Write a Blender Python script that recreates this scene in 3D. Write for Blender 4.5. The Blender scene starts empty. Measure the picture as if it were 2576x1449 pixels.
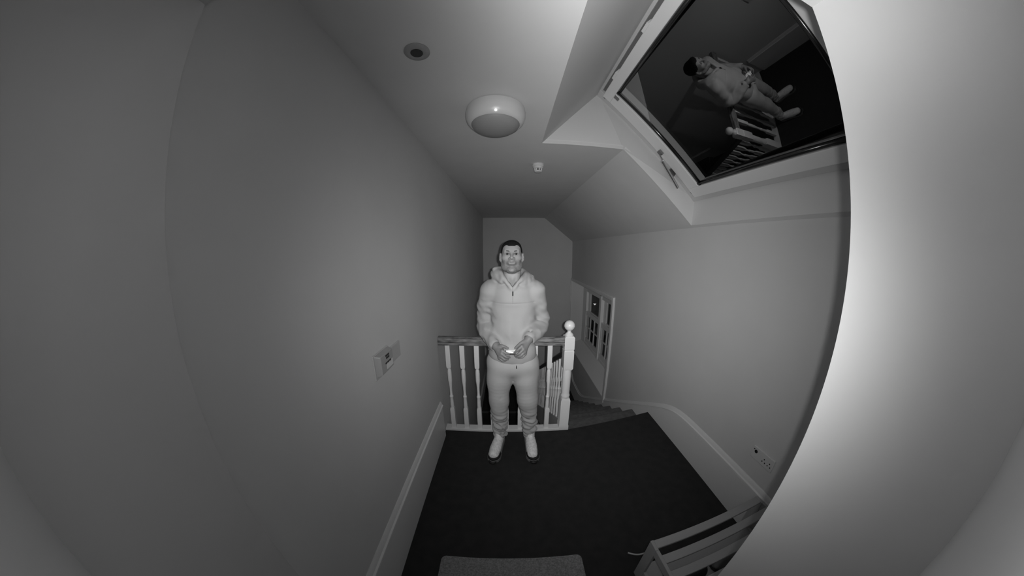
import bpy, math, random
import numpy as np
from mathutils import Matrix, Vector

random.seed(7)
A_SKIN, A_CLOTH, A_TROU, A_SHOE = 0.26, 0.34, 0.40, 0.80     # greys of skin, top, trousers, trainers under infrared
scene = bpy.context.scene
COL = scene.collection

# ------------------------------------------------------------------ camera
H = 1.70                                   # lens height on the door
F_PX = 642.9                               # fisheye (stereographic) focal length, pixels of the 2576 wide frame
PITCH, YAW, ROLL = -0.14708, -0.0114, -0.00024
cam = bpy.data.cameras.new('door_camera')
camo = bpy.data.objects.new('door_camera', cam)
COL.objects.link(camo)
def rot(p, y, r):
    c, s = math.cos(r), math.sin(r); R = np.array([[c, 0, s], [0, 1, 0], [-s, 0, c]])
    c, s = math.cos(p), math.sin(p); P = np.array([[1, 0, 0], [0, c, -s], [0, s, c]])
    c, s = math.cos(y), math.sin(y); A = np.array([[c, -s, 0], [s, c, 0], [0, 0, 1]])
    return A @ P @ R
_M = rot(PITCH, YAW, ROLL)
_m = Matrix.Identity(4)
for i in range(3):
    _m[i][0] = _M[i, 0]; _m[i][1] = _M[i, 2]; _m[i][2] = -_M[i, 1]
_m[2][3] = H
camo.matrix_world = _m
cam.type = 'PANO'
cam.sensor_fit = 'HORIZONTAL'
cam.sensor_width = 36.0
cam.clip_start = 0.005
cam.clip_end = 200
cam.panorama_type = 'FISHEYE_LENS_POLYNOMIAL'
cam.fisheye_fov = math.radians(220)
_f = F_PX * 36.0 / 2576
_r = np.linspace(0, 21.5, 200)
_t = 2 * np.arctan(_r / (2 * _f))
_k = np.linalg.lstsq(np.stack([_r, _r**2, _r**3, _r**4], 1), _t, rcond=None)[0]
cam.fisheye_polynomial_k0 = 0.0
cam.fisheye_polynomial_k1 = float(-_k[0])
cam.fisheye_polynomial_k2 = float(-_k[1])
cam.fisheye_polynomial_k3 = float(-_k[2])
cam.fisheye_polynomial_k4 = float(-_k[3])
scene.camera = camo

# ------------------------------------------------------------------ world, exposure
world = bpy.data.worlds.new('night'); scene.world = world
world.use_nodes = True
world.node_tree.nodes['Background'].inputs[0].default_value = (0.5, 0.5, 0.5, 1)
world.node_tree.nodes['Background'].inputs[1].default_value = 0.001
scene.view_settings.view_transform = 'Standard'
scene.view_settings.look = 'None'
scene.view_settings.gamma = 1.0
scene.view_settings.exposure = 0.12
scene.view_settings.use_curve_mapping = False
scene.cycles.max_bounces = 6
scene.cycles.diffuse_bounces = 4
scene.cycles.glossy_bounces = 3
scene.cycles.transparent_max_bounces = 6
scene.cycles.use_adaptive_sampling = True
scene.cycles.adaptive_threshold = 0.05
scene.cycles.caustics_reflective = False
scene.cycles.caustics_refractive = False
scene.cycles.sample_clamp_indirect = 4.0

# ------------------------------------------------------------------ the infrared lamp beside the lens (beam lobe as an IES profile)
def infrared_led(name, n_, w_, az, el, loc):
    ies = bpy.data.texts.new(name + '.ies')
    angs = [i * 2.5 for i in range(73)]
    vals = [1000.0 * max(math.cos(math.radians(min(a, 89.9))), 0) ** n_ + 4.0 * (1 if a <= 95 else max(0, (120 - a) / 25)) for a in angs]
    ies.write('IESNA:LM-63-2002\n[TEST] beam\nTILT=NONE\n1 -1 1 %d 1 1 2 0 0 0\n1 1 0\n%s\n0\n%s\n' % (
        len(angs), ' '.join('%.1f' % a for a in angs), ' '.join('%.2f' % v for v in vals)))
    lamp = bpy.data.lights.new(name, 'POINT')
    lamp.energy = 1.0
    lamp.shadow_soft_size = 0.008
    lamp.use_nodes = True
    nt = lamp.node_tree
    tie = nt.nodes.new('ShaderNodeTexIES'); tie.mode = 'INTERNAL'; tie.ies = ies
    tie.inputs['Strength'].default_value = w_
    nt.links.new(tie.outputs['Fac'], nt.nodes['Emission'].inputs['Strength'])
    lo = bpy.data.objects.new(name, lamp); COL.objects.link(lo)
    lo.location = loc
    az, el = math.radians(az), math.radians(el)
    d = Vector((math.sin(az) * math.cos(el), math.cos(az) * math.cos(el), math.sin(el)))
    lo.rotation_euler = d.to_track_quat('-Z', 'Y').to_euler()
infrared_led('infrared_lamp', 5.7, 2.05, 15.0, -11.0, (0.03, -0.012, H + 0.012))
infrared_led('infrared_flood_lamp', 10.0, 0.66, 37.0, 49.0, (0.03, -0.012, H + 0.020))

# ------------------------------------------------------------------ materials
def mat(name, g, rough=0.6, metal=0.0, spec=0.5, noise=None, bump=None, emit=0.0, coat=0.0):
    m = bpy.data.materials.new(name); m.use_nodes = True
    n = m.node_tree.nodes; l = m.node_tree.links
    b = n['Principled BSDF']
    c = (g, g, g, 1)
    b.inputs['Base Color'].default_value = c
    b.inputs['Roughness'].default_value = rough
    b.inputs['Metallic'].default_value = metal
    b.inputs['Specular IOR Level'].default_value = spec
    b.inputs['Coat Weight'].default_value = coat
    if emit:
        b.inputs['Emission Color'].default_value = (1, 1, 1, 1); b.inputs['Emission Strength'].default_value = emit
    if noise:                              # (scale, amount, detail)
        tc = n.new('ShaderNodeTexCoord'); nz = n.new('ShaderNodeTexNoise')
        nz.inputs['Scale'].default_value = noise[0]; nz.inputs['Detail'].default_value = noise[2]
        l.new(tc.outputs['Object'], nz.inputs['Vector'])
        r = n.new('ShaderNodeMapRange')
        r.inputs['From Min'].default_value = 0.3; r.inputs['From Max'].default_value = 0.7
        r.inputs['To Min'].default_value = max(0, g * (1 - noise[1])); r.inputs['To Max'].default_value = g * (1 + noise[1])
        l.new(nz.outputs['Fac'], r.inputs['Value'])
        cc = n.new('ShaderNodeCombineColor')
        for i in range(3): l.new(r.outputs['Result'], cc.inputs[i])
        l.new(cc.outputs[0], b.inputs['Base Color'])
    if bump:                               # (scale, strength, distance)
        tc = n.new('ShaderNodeTexCoord'); nz = n.new('ShaderNodeTexNoise')
        nz.inputs['Scale'].default_value = bump[0]; nz.inputs['Detail'].default_value = 4
        l.new(tc.outputs['Object'], nz.inputs['Vector'])
        bp = n.new('ShaderNodeBump'); bp.inputs['Strength'].default_value = bump[1]; bp.inputs['Distance'].default_value = bump[2]
        l.new(nz.outputs['Fac'], bp.inputs['Height']); l.new(bp.outputs['Normal'], b.inputs['Normal'])
    return m

WALL = mat('wall_paint', 0.60, 0.75, spec=0.25, noise=(3, 0.02, 3), bump=(180, 0.05, 0.002))
WALLR = mat('stair_wall_paint', 0.60, 0.75, spec=0.25, noise=(3, 0.02, 3), bump=(180, 0.05, 0.002))
CEIL = mat('ceiling_paint', 0.66, 0.8, spec=0.2, noise=(4, 0.02, 3), bump=(160, 0.05, 0.002))
RECESS = mat('skylight_plaster', 0.64, 0.8, spec=0.2, bump=(160, 0.05, 0.002))
GLOSS = mat('white_gloss_wood', 0.74, 0.35, spec=0.5, bump=(40, 0.06, 0.003))
SKIRT = mat('skirting_gloss_paint', 0.70, 0.4, spec=0.5, bump=(30, 0.05, 0.003))
CARPET = mat('landing_carpet', 0.036, 0.95, spec=0.05, noise=(14, 0.12, 8), bump=(700, 0.5, 0.004))
STAIRC = mat('stair_carpet', 0.13, 0.95, spec=0.05, noise=(20, 0.2, 8), bump=(700, 0.5, 0.004))
MAT_PILE = mat('doormat_pile', 0.52, 0.95, spec=0.05, noise=(120, 0.35, 6), bump=(500, 1.0, 0.012))
PLASTIC = mat('white_plastic', 0.62, 0.35, spec=0.5)
PLASTIC2 = mat('grey_white_plastic', 0.45, 0.4, spec=0.5)
DIFF = mat('lamp_diffuser', 0.28, 0.55, spec=0.3)
DARK = mat('dark_plastic', 0.015, 0.4)
LENSD = mat('downlight_lens', 0.02, 0.25)
RUBBER = mat('black_gasket', 0.012, 0.22, spec=0.8)
CHROME = mat('brushed_metal', 0.75, 0.28, metal=1.0)
DMETAL = mat('dark_metal', 0.25, 0.4, metal=0.8)
RECK = mat('rack_painted_wood', 0.36, 0.6, spec=0.3)
SHOED = mat('dark_shoe', 0.03, 0.6)
SHOEG = mat('grey_shoe', 0.12, 0.6)
LED = mat('indicator_led', 0.9, 0.4, emit=6.0)
STREET = mat('street_lantern_glow', 0.9, 0.4, emit=0.7)
POLE = mat('street_pole', 0.03, 0.6)
SILVER = mat('slim_bar', 0.55, 0.45)

# handrail: worn, mottled wood
WOOD = mat('worn_handrail_wood', 0.16, 0.5, spec=0.4)
_n = WOOD.node_tree.nodes; _l = WOOD.node_tree.links
tc = _n.new('ShaderNodeTexCoord'); mp = _n.new('ShaderNodeMapping'); mp.inputs['Scale'].default_value = (5, 30, 30)
nz = _n.new('ShaderNodeTexNoise'); nz.inputs['Scale'].default_value = 2.2; nz.inputs['Detail'].default_value = 6
rp = _n.new('ShaderNodeValToRGB')
rp.color_ramp.elements[0].position = 0.36; rp.color_ramp.elements[0].color = (0.07, 0.07, 0.07, 1)
rp.color_ramp.elements[1].position = 0.62; rp.color_ramp.elements[1].color = (0.24, 0.24, 0.24, 1)
_l.new(tc.outputs['Object'], mp.inputs['Vector']); _l.new(mp.outputs[0], nz.inputs['Vector'])
_l.new(nz.outputs['Fac'], rp.inputs[0]); _l.new(rp.outputs[0], _n['Principled BSDF'].inputs['Base Color'])
DWOOD = mat('dark_stair_rail_wood', 0.025, 0.5, noise=(20, 0.3, 4))

def glass(name, ior):
    m = bpy.data.materials.new(name); m.use_nodes = True
    n = m.node_tree.nodes; l = m.node_tree.links
    n.remove(n['Principled BSDF'])
    t = n.new('ShaderNodeBsdfTransparent'); g = n.new('ShaderNodeBsdfGlossy'); g.inputs['Roughness'].default_value = 0.0
    t.inputs[0].default_value = (0.9, 0.9, 0.9, 1)
    f = n.new('ShaderNodeFresnel'); f.inputs['IOR'].default_value = ior
    x = n.new('ShaderNodeMixShader')
    ge = n.new('ShaderNodeNewGeometry'); mu = n.new('ShaderNodeMath'); mu.operation = 'SUBTRACT'; mu.use_clamp = True
    l.new(f.outputs[0], mu.inputs[0]); l.new(ge.outputs['Backfacing'], mu.inputs[1])      # only the room side of the thin pane reflects
    l.new(mu.outputs[0], x.inputs[0]); l.new(t.outputs[0], x.inputs[1]); l.new(g.outputs[0], x.inputs[2])
    l.new(x.outputs[0], n['Material Output'].inputs[0])
    return m
FRAMEP = mat('frame_lacquer_shaded', 0.56, 0.35, spec=0.5)  # greyer than the sash: shade of the set-back frame put into its colour
GLASS = glass('skylight_glass', 3.0)
GLASS2 = glass('window_glass', 1.38)

# ------------------------------------------------------------------ mesh helpers
class MB:
    def __init__(s): s.v = []; s.f = []
    def add(s, v, f):
        o = len(s.v); s.v += [tuple(map(float, p)) for p in v]; s.f += [tuple(i + o for i in q) for q in f]; return s
    def hexa(s, p):                        # 4 bottom points then 4 top points, same order
        return s.add(p, [(3, 2, 1, 0), (4, 5, 6, 7), (0, 1, 5, 4), (1, 2, 6, 5), (2, 3, 7, 6), (3, 0, 4, 7)])
    def box(s, x0, x1, y0, y1, z0, z1):
        return s.hexa([(x0, y0, z0), (x1, y0, z0), (x1, y1, z0), (x0, y1, z0), (x0, y0, z1), (x1, y0, z1), (x1, y1, z1), (x0, y1, z1)])
    def prism(s, a, b):                    # two matching rings of points
        n = len(a)
        return s.add(list(a) + list(b), [tuple(range(n - 1, -1, -1)), tuple(range(n, 2 * n))] + [(i, (i + 1) % n, n + (i + 1) % n, n + i) for i in range(n)])
    def lathe(s, prof, c=(0, 0, 0), seg=24, ax='z'):
        v = []; f = []
        for r, h in prof:
            for i in range(seg):
                a = 2 * math.pi * i / seg
                p = (r * math.cos(a), r * math.sin(a), h)
                if ax == 'x': p = (h, r * math.cos(a), r * math.sin(a))
                if ax == 'y': p = (r * math.sin(a), h, r * math.cos(a))
                v.append((p[0] + c[0], p[1] + c[1], p[2] + c[2]))
        for j in range(len(prof) - 1):
            for i in range(seg):
                k = (i + 1) % seg
                f.append((j * seg + i, j * seg + k, (j + 1) * seg + k, (j + 1) * seg + i))
        f.append(tuple(range(seg - 1, -1, -1))); f.append(tuple((len(prof) - 1) * seg + i for i in range(seg)))
        return s.add(v, f)
    def sqlathe(s, prof, c=(0, 0, 0)):     # square section: (half width, height)
        v = []; f = []
        for r, h in prof:
            v += [(c[0] - r, c[1] - r, c[2] + h), (c[0] + r, c[1] - r, c[2] + h), (c[0] + r, c[1] + r, c[2] + h), (c[0] - r, c[1] + r, c[2] + h)]
        for j in range(len(prof) - 1):
            for i in range(4):
                k = (i + 1) % 4; f.append((j * 4 + i, j * 4 + k, j * 4 + 4 + k, j * 4 + 4 + i))
        f.append((3, 2, 1, 0)); e = (len(prof) - 1) * 4; f.append((e, e + 1, e + 2, e + 3))
        return s.add(v, f)
    def tube(s, pts, r, seg=10):
        pts = [Vector(p) for p in pts]; v = []; f = []
        rs = r if isinstance(r, (list, tuple)) else [r] * len(pts)
        for i, p in enumerate(pts):
            t = (pts[min(i + 1, len(pts) - 1)] - pts[max(i - 1, 0)]).normalized()
            u = t.cross(Vector((0, 0, 1)) if abs(t.z) < 0.9 else Vector((1, 0, 0))).normalized(); w = t.cross(u)
            for k in range(seg):
                a = 2 * math.pi * k / seg
                v.append(p + (u * math.cos(a) + w * math.sin(a)) * rs[i])
        for j in range(len(pts) - 1):
            for i in range(seg):
                k = (i + 1) % seg; f.append((j * seg + i, j * seg + k, (j + 1) * seg + k, (j + 1) * seg + i))
        f.append(tuple(range(seg - 1, -1, -1))); f.append(tuple((len(pts) - 1) * seg + i for i in range(seg)))
        return s.add(v, f)
    def mesh(s, name):
        me = bpy.data.meshes.new(name); me.from_pydata(s.v, [], s.f); me.validate()
        import bmesh
        bm = bmesh.new(); bm.from_mesh(me); bmesh.ops.recalc_face_normals(bm, faces=bm.faces); bm.to_mesh(me); bm.free()
        return me
    def build(s, name, m, parent=None, smooth=False, bevel=0.0, seg=2):
        return link(name, s.mesh(name), m, parent, smooth, bevel, seg)

def link(name, me, m, parent=None, smooth=False, bevel=0.0, seg=2, loc=None):
    o = bpy.data.objects.new(name, me); COL.objects.link(o)
    if m and not me.materials: me.materials.append(m)
    if smooth is True:
        me.polygons.foreach_set('use_smooth', [True] * len(me.polygons))
    elif smooth:
        me.polygons.foreach_set('use_smooth', [True] * len(me.polygons))
        try: me.set_sharp_from_angle(angle=math.radians(smooth))
        except Exception: pass
    if bevel:
        b = o.modifiers.new('bevel', 'BEVEL'); b.width = bevel; b.segments = seg; b.limit_method = 'ANGLE'
    if loc: o.location = loc
    if parent: attach(o, parent)
    return o

def world_loc(o):
    M = Matrix.Translation(o.location)
    return M if o.parent is None else (world_loc(o.parent) @ o.matrix_parent_inverse @ M)
def attach(o, parent):
    o.parent = parent; o.matrix_parent_inverse = world_loc(parent).inverted()

def tag(o, label=None, cat=None, group=None, kind=None):
    if label: o['label'] = label
    if cat: o['category'] = cat
    if group: o['group'] = group
    if kind: o['kind'] = kind
    return o
def thing(name, loc, label, cat, group=None, kind=None):
    o = bpy.data.objects.new(name, None); COL.objects.link(o); o.location = loc; o.empty_display_size = 0.1
    return tag(o, label, cat, group, kind)
def struct(o, label=None, cat=None): return tag(o, label, cat, kind='structure')

# ------------------------------------------------------------------ room numbers (metres)
XL, XR, YB, ZC = -0.62, 1.53, 6.1, 2.475
XS, ZS = 0.848, 1.93                 # where the slope leaves the ceiling / meets the right wall
YD = 0.20                            # room face of the door wall
ZL, ZB = -1.70, -3.6                 # half landing, bottom of the stairwell
RUN, RISE, Y0 = 0.325, 1.70 / 9, 2.20
YE = Y0 + 8 * RUN                    # edge of half landing

# landing floor and stairwell floor
fl = MB(); fl.prism([(XL, -0.06, -0.25), (XR, -0.06, -0.25), (XR, Y0, -0.25), (0.565, 2.045, -0.25), (XL, 2.045, -0.25)],
                    [(XL, -0.06, 0), (XR, -0.06, 0), (XR, Y0, 0), (0.565, 2.045, 0), (XL, 2.045, 0)])
struct(fl.build('floor', CARPET), 'dark carpeted floor of the upper landing', 'floor')
struct(MB().box(XL, XR, YE - 0.06, YB, ZL - 0.2, ZL).build('floor_half_landing', CARPET), 'dark carpet of the half landing below, at the foot of the stairs', 'floor')
struct(MB().box(XL, XR, -0.06, YB, ZB - 0.1, ZB).build('floor_stairwell', CARPET), 'dark floor at the bottom of the stairwell', 'floor')

# walls
struct(MB().box(XL - 0.12, XL, -0.06, YB + 0.12, ZB, ZC + 0.1).build('wall_left', WALL), 'long plain painted wall on the left with wall controls', 'wall')
struct(MB().box(XL, XR + 0.3, YB, YB + 0.12, ZB, ZC + 0.1).build('wall_back', WALL), 'painted end wall with sloping top corner behind the man', 'wall')
WY0, WY1, WZ0, WZ1 = 3.53, 6.02, -0.62, 0.98
wr = MB()
wr.box(XR, XR + 0.3, -0.06, WY0, ZB, ZS + 0.05).box(XR, XR + 0.3, WY1, YB + 0.12, ZB, ZS + 0.05)
wr.box(XR, XR + 0.3, WY0, WY1, ZB, WZ0).box(XR, XR + 0.3, WY0, WY1, WZ1, ZS + 0.05)
struct(wr.build('wall_right', WALLR), 'painted wall on the right with stair window and double socket', 'wall')
# door wall (behind and beside the lens): opening from -0.5 to 0.5
wf = MB()
wf.box(XL, -0.50, -0.06, YD, 0, ZC).box(0.50, XR, -0.06, YD, 0, ZC).box(-0.50, 0.50, -0.06, YD, 2.14, ZC)
struct(wf.build('wall_front', WALL), 'wall round the doorway beside the lens', 'wall')
jl = MB(); jl.box(-0.50, -0.485, -0.04, YD + 0.004, 0, 2.14).box(0.485, 0.50, -0.04, YD + 0.004, 0, 2.14).box(-0.485, 0.485, -0.04, YD + 0.004, 2.125, 2.14)
struct(jl.build('trim_1', mat('door_lining_paint', 0.46, 0.5, spec=0.4)), 'white painted door lining at the frame edges', 'trim')
d1 = struct(MB().box(-0.485, 0.485, -0.085, -0.04, 0.006, 2.125).build('door_1', GLOSS), 'white painted door the camera is fixed to', 'door')

# ceiling, slope, skylight recess
RY0, RY1 = 0.28, 1.79                # recess along y
RX = 0.232                           # its left edge in the ceiling
BX, BZ = 1.505, 1.947                # its bottom edge on the slope
T = 0.03
ce = MB()
ce.box(XL, RX, -0.06, YB, ZC, ZC + T).box(RX, XS, -0.06, RY0, ZC, ZC + T).box(RX, XS, RY1 + .003, YB, ZC, ZC + T)
struct(ce.build('ceiling', CEIL), 'white plaster ceiling with round lamp and detector', 'ceiling')
sl = MB()
def slope_piece(y0a, y0b, y1, xa, za, xb, zb):
    nx, nz = 0.624 * T, 0.781 * T
    sl.hexa([(xa, y0a, za), (xb, y0b, zb), (xb, y1, zb), (xa, y1, za), (xa + nx, y0a, za + nz), (xb + nx, y0b, zb + nz), (xb + nx, y1, zb + nz), (xa + nx, y1, za + nz)])
slope_piece(RY1 + .003, 1.865, YB, XS, ZC, BX, BZ)
slope_piece(-0.06, -0.06, RY0, XS, ZC, BX, BZ)
slope_piece(-0.06, -0.06, YB, BX, BZ, XR + 0.002, ZS - 0.004)
struct(sl.build('ceiling_slope', CEIL), 'sloping ceiling falling to the right wall beyond the skylight', 'ceiling')

AL = math.radians(43.735)
NV = np.array([math.sin(AL), 0, math.cos(AL)]); EV = np.array([-math.cos(AL), 0, math.sin(AL)])
OV = np.array([0, 0, H]) + NV * 1.353
def R_(y, v, w=0.0):                 # roof-window coordinates: along y, up the roof, outward
    p = OV + EV * v + NV * w; return (p[0], p[1] + y, p[2])
FV0, FV1, FY0, FY1 = -0.787, 0.366, 0.28, 1.845
rc = MB()
P1, P2, P3 = (RX, RY1, ZC - .003), (XS, RY1, ZC - .003), (BX - .002, 1.862, BZ - .003)     # a thin lip below the ceiling edge
N1, N2, N3 = (RX, RY0, ZC), (XS, RY0, ZC), (BX, RY0, BZ)
FT, FB, NT, NB = R_(FY1, FV1, .03), R_(FY1, FV0, .03), R_(FY0, FV1, .03), R_(FY0, FV0, .03)
def off(p, d): return (p[0] + d[0], p[1] + d[1], p[2] + d[2])
rc.prism([P1, P2, P3, FB, FT], [off(p, (0, 0.02, 0)) for p in (P1, P2, P3, FB, FT)])
rc.prism([N1, N2, N3, NB, NT], [off(p, (0, -0.02, 0)) for p in (N1, N2, N3, NB, NT)])
rc.prism([P1, N1, NT, FT], [off(p, (-0.014, 0, 0.014)) for p in (P1, N1, NT, FT)])
rc.prism([P3, N3, NB, FB], [off(p, (0.02, 0, 0)) for p in (P3, N3, NB, FB)])
struct(rc.build('trim_2', RECESS), 'white plastered deep recess around the skylight', 'trim')

# ------------------------------------------------------------------ skylight (window_2)
sk = thing('window_2', R_(1.06, FV0), 'large roof skylight with white frame and dark night glass', 'window', kind='structure')
def rbox(mb, y0, y1, v0, v1, w0, w1):
    mb.hexa([R_(y0, v0, w0), R_(y1, v0, w0), R_(y1, v1, w0), R_(y0, v1, w0), R_(y0, v0, w1), R_(y1, v0, w1), R_(y1, v1, w1), R_(y0, v1, w1)])
GV0, GV1, GY0, GY1 = -0.735, 0.315, 0.36, 1.758       # seam between fixed frame and sash
PV0, PV1, PY0, PY1 = -0.650, 0.243, 0.478, 1.640      # glass opening
m = MB(); rbox(m, FY0, FY1, FV0, GV0 - 0.008, 0.010, 0.10); m.build('frame_rail', FRAMEP, sk, bevel=0.003)
m = MB(); rbox(m, GY1 + 0.008, FY1, GV0 - 0.008, FV1, 0.010, 0.10); m.build('frame_stile', FRAMEP, sk, bevel=0.003)
m = MB(); rbox(m, FY0, GY0 - 0.008, GV0 - 0.008, FV1, 0.010, 0.10); m.build('frame_stile', FRAMEP, sk, bevel=0.003)
m = MB(); rbox(m, GY0 - 0.008, GY1 + 0.008, GV1 + 0.03, FV1, 0.010, 0.10); m.build('frame_rail', FRAMEP, sk, bevel=0.003)
m = MB(); rbox(m, GY0, GY1 + 0.002, GV1 + 0.004, GV1 + 0.03, 0.030, 0.05); m.build('ventilation_groove', mat('groove_grey', .16, .5), sk)
sash = MB(); rbox(sash, GY0, GY1, GV0, PV0, -0.022, 0.09); so = sash.build('sash_rail', GLOSS, sk, bevel=0.004)
m = MB(); rbox(m, GY0, GY1, PV1, GV1, -0.022, 0.09); m.build('sash_rail', GLOSS, sk, bevel=0.004)
m = MB(); rbox(m, PY1, GY1, PV0, PV1, -0.022, 0.09); m.build('sash_stile', GLOSS, sk, bevel=0.004)
m = MB(); rbox(m, GY0, PY0, PV0, PV1, -0.022, 0.09); m.build('sash_stile', GLOSS, sk, bevel=0.004)
m = MB(); rbox(m, GY0 - .008, GY1 + .008, GV0 - .008, GV0 + .001, .0125, .02); rbox(m, GY1 - .001, GY1 + .008, GV0, FV1 - .06, .0125, .02); rbox(m, GY0 - .008, GY0 + .001, GV0, FV1 - .06, .0125, .02); m.build('seam_shade', DARK, sk)  # dark strips drawing the shadowed gap between fixed frame and sash
m = MB()
for a, b, c_, d_ in ((FY0, FY1, FV0, PV0 - .01), (FY0, FY1, PV1 + .01, FV1), (FY0, PY0 - .01, PV0, PV1), (PY1 + .01, FY1, PV0, PV1)): rbox(m, a, b, c_, d_, 0.095, 0.125)
m.build('outer_cladding', DARK, sk)
# rounded glossy gasket round the glass
g = 0.014
m = MB(); m.tube([R_(PY0, PV0 + g, -.002), R_(PY1, PV0 + g, -.002)], g); m.build('gasket', RUBBER, sk, smooth=True)
m = MB(); m.tube([R_(PY0, PV1 - g, -.002), R_(PY1, PV1 - g, -.002)], g * .8); m.build('gasket', RUBBER, sk, smooth=True)
m = MB(); m.tube([R_(PY1 - g, PV0, -.002), R_(PY1 - g, PV1, -.002)], g); m.build('gasket', RUBBER, sk, smooth=True)
m = MB(); m.tube([R_(PY0 + g, PV0, -.002), R_(PY0 + g, PV1, -.002)], g); m.build('gasket', RUBBER, sk, smooth=True)
# the glass: set a little askew in the sash
GA, GB, GW = math.radians(43.05), math.radians(3.9), 0.034
gn = Vector((math.sin(GA) * math.cos(GB), math.sin(GB), math.cos(GA) * math.cos(GB)))
gc = Vector(R_((PY0 + PY1) / 2, (PV0 + PV1) / 2, GW))
def on_glass(y, v):
    p = Vector(R_(y, v, 0)); nn = Vector(NV); t = (gc - p).dot(gn) / nn.dot(gn); return p + nn * t
cs = [on_glass(PY0 - .01, PV0 - .01), on_glass(PY1 + .01, PV0 - .01), on_glass(PY1 + .01, PV1 + .01), on_glass(PY0 - .01, PV1 + .01)]
m = MB(); m.prism([tuple(p) for p in cs], [tuple(p + gn * 0.004) for p in cs]); m.build('pane', GLASS, sk)
# gas strut, brackets, screw caps, latch plate
m = MB(); m.tube([R_(1.735, -0.34, -.060), R_(1.802, -0.59, -.060)], 0.013, 14); st = m.build('strut', CHROME, sk, smooth=50)
m = MB(); m.tube([R_(1.722, -0.295, -.048), R_(1.737, -0.345, -.05)], 0.006, 10); m.build('strut_rod', CHROME, st, smooth=50)
m = MB(); rbox(m, 1.705, 1.738, -0.305, -0.265, -.040, -.018); m.build('strut_bracket', DMETAL, st)
m = MB(); rbox(m, 1.775, 1.80, -0.50, -0.44, -.045, .012); m.build('strut_bracket', DMETAL, st, bevel=.004)
for y, v in ((1.790, 0.300), (1.788, -0.700)):
    m = MB(); rbox(m, y - .008, y + .008, v - .008, v + .008, .004, .014); m.build('screw_cap', DMETAL, sk)
m = MB(); rbox(m, 1.645, 1.675, 0.20, 0.24, -.026, -.018); m.build('latch_plate', DMETAL, sk)
for y in (0.60, 1.05, 1.5):
    m = MB(); rbox(m, y - .035, y + .035, GV1 - .006, GV1 + .012, -.026, .02); m.build('vent_clip', GLOSS, sk)

# ------------------------------------------------------------------ skirting boards
def skirting(name, pts, x_wall, sgn, zlow, label):   # pts: (y, top z)
    st_ = thing(name, (x_wall, pts[0][0], 0), label, 'baseboard', kind='structure')
    a = [(x_wall + sgn * 0.018, y, z - 0.045) for y, z in pts]; n = len(a)
    m = MB()
    lo_ = [(x_wall + sgn * 0.018, y, zl) for (y, z), zl in zip(pts, zlow)]
    for i in range(n - 1):
        m.hexa([(x_wall - sgn * .002, pts[i][0], zlow[i]), lo_[i], lo_[i + 1], (x_wall - sgn * .002, pts[i + 1][0], zlow[i + 1]),
                (x_wall - sgn * .002, pts[i][0], pts[i][1] - .045), a[i], a[i + 1], (x_wall - sgn * .002, pts[i + 1][0], pts[i + 1][1] - .045)])
    m.build('board', SKIRT, st_)
    prof = [(-.002, 0), (.004, 0), (.012, -.012), (.017, -.030), (.026, -.036), (.027, -.043), (.021, -.049), (.0215, -.053), (.0215, -.060), (.018, -.062), (-.002, -.062)]
    m = MB(); v = []; f = []
    for y, z in pts:
        for px, pz in prof: v.append((x_wall + sgn * px, y, z + pz))
    k = len(prof)
    for i in range(n - 1):
        for j in range(k):
            f.append((i * k + j, i * k + (j + 1) % k, (i + 1) * k + (j + 1) % k, (i + 1) * k + j))
    f.append(tuple(range(k))); f.append(tuple((n - 1) * k + j for j in range(k - 1, -1, -1)))
    m.add(v, f); m.build('cap_moulding', SKIRT, st_, smooth=35)
    return st_
skirting('baseboard_left', [(YD, 0.385), (1.96, 0.385)], XL, 1, [0, 0], 'tall moulded white skirting along the left wall')
skirting('baseboard_left_lower', [(4.35, ZL + 0.37), (YB, ZL + 0.37)], XL, 1, [ZL - .4, ZL - .4], 'moulded skirting on the left wall of the half landing')
def ztop(y):
    s = -0.575
    def sp(t, w): return w * math.log1p(math.exp(max(-40, min(40, t / w))))
    return 0.352 + s * (sp(y - 1.80, 0.09) - sp(y - 4.72, 0.10))
rp_ = [(YD, .352), (0.9, .352), (1.3, .352)] + [(1.4 + 0.08 * i, ztop(1.4 + 0.08 * i)) for i in range(59)]
rp_ = [p for p in rp_ if p[0] < YB - .01] + [(YB, ztop(YB))]
skirting('baseboard_right', rp_, XR, -1, [min(0, p[1] - 0.42) - (0.25 if p[0] > 1.9 else 0) for p in rp_], 'white moulded skirting on the right wall curving down with the stairs')

# ------------------------------------------------------------------ stairs
fl1 = thing('stair_flight', (1.05, 2.2, ZL), 'dark carpeted stairs going down beside the right wall', 'stairs')
for k in range(1, 9):
    yo0, yo1 = Y0 + RUN * (k - 1), Y0 + RUN * k
    sh = lambda j: 0.155 * max(0, 1 - j / 7.0)
    yi0, yi1 = yo0 - sh(k - 1), yo1 - sh(k)
    z = -RISE * k
    m = MB(); x0, x1 = 0.572, XR - .012
    m.prism([(x0, yi0, z - .22), (x1, yo0, z - .22), (x1, yo1 + .025, z - .22), (x0, yi1 + .025, z - .22)], [(x0, yi0, z), (x1, yo0, z), (x1, yo1 + .025, z), (x0, yi1 + .025, z)])
    m.build('step', STAIRC, fl1, bevel=0.012)
fl2 = thing('stair_flight', (-0.08, YE - .06, ZL), 'dark lower stairs seen through the landing balusters', 'stairs')
for k in range(1, 10):
    z = ZL - RISE * k; y1 = YE - .06 - RUN * (k - 1)
    m = MB().box(XL + .003, 0.44, y1 - RUN - .025, y1, z - .22, z); m.build('step', CARPET, fl2, bevel=.012)
m = MB().box(XL + .02, 0.44, YE - .075, YE - .055, ZL - .03, ZL + .004); m.build('nosing', mat('pale_nosing', .10, .5), fl2)
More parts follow.
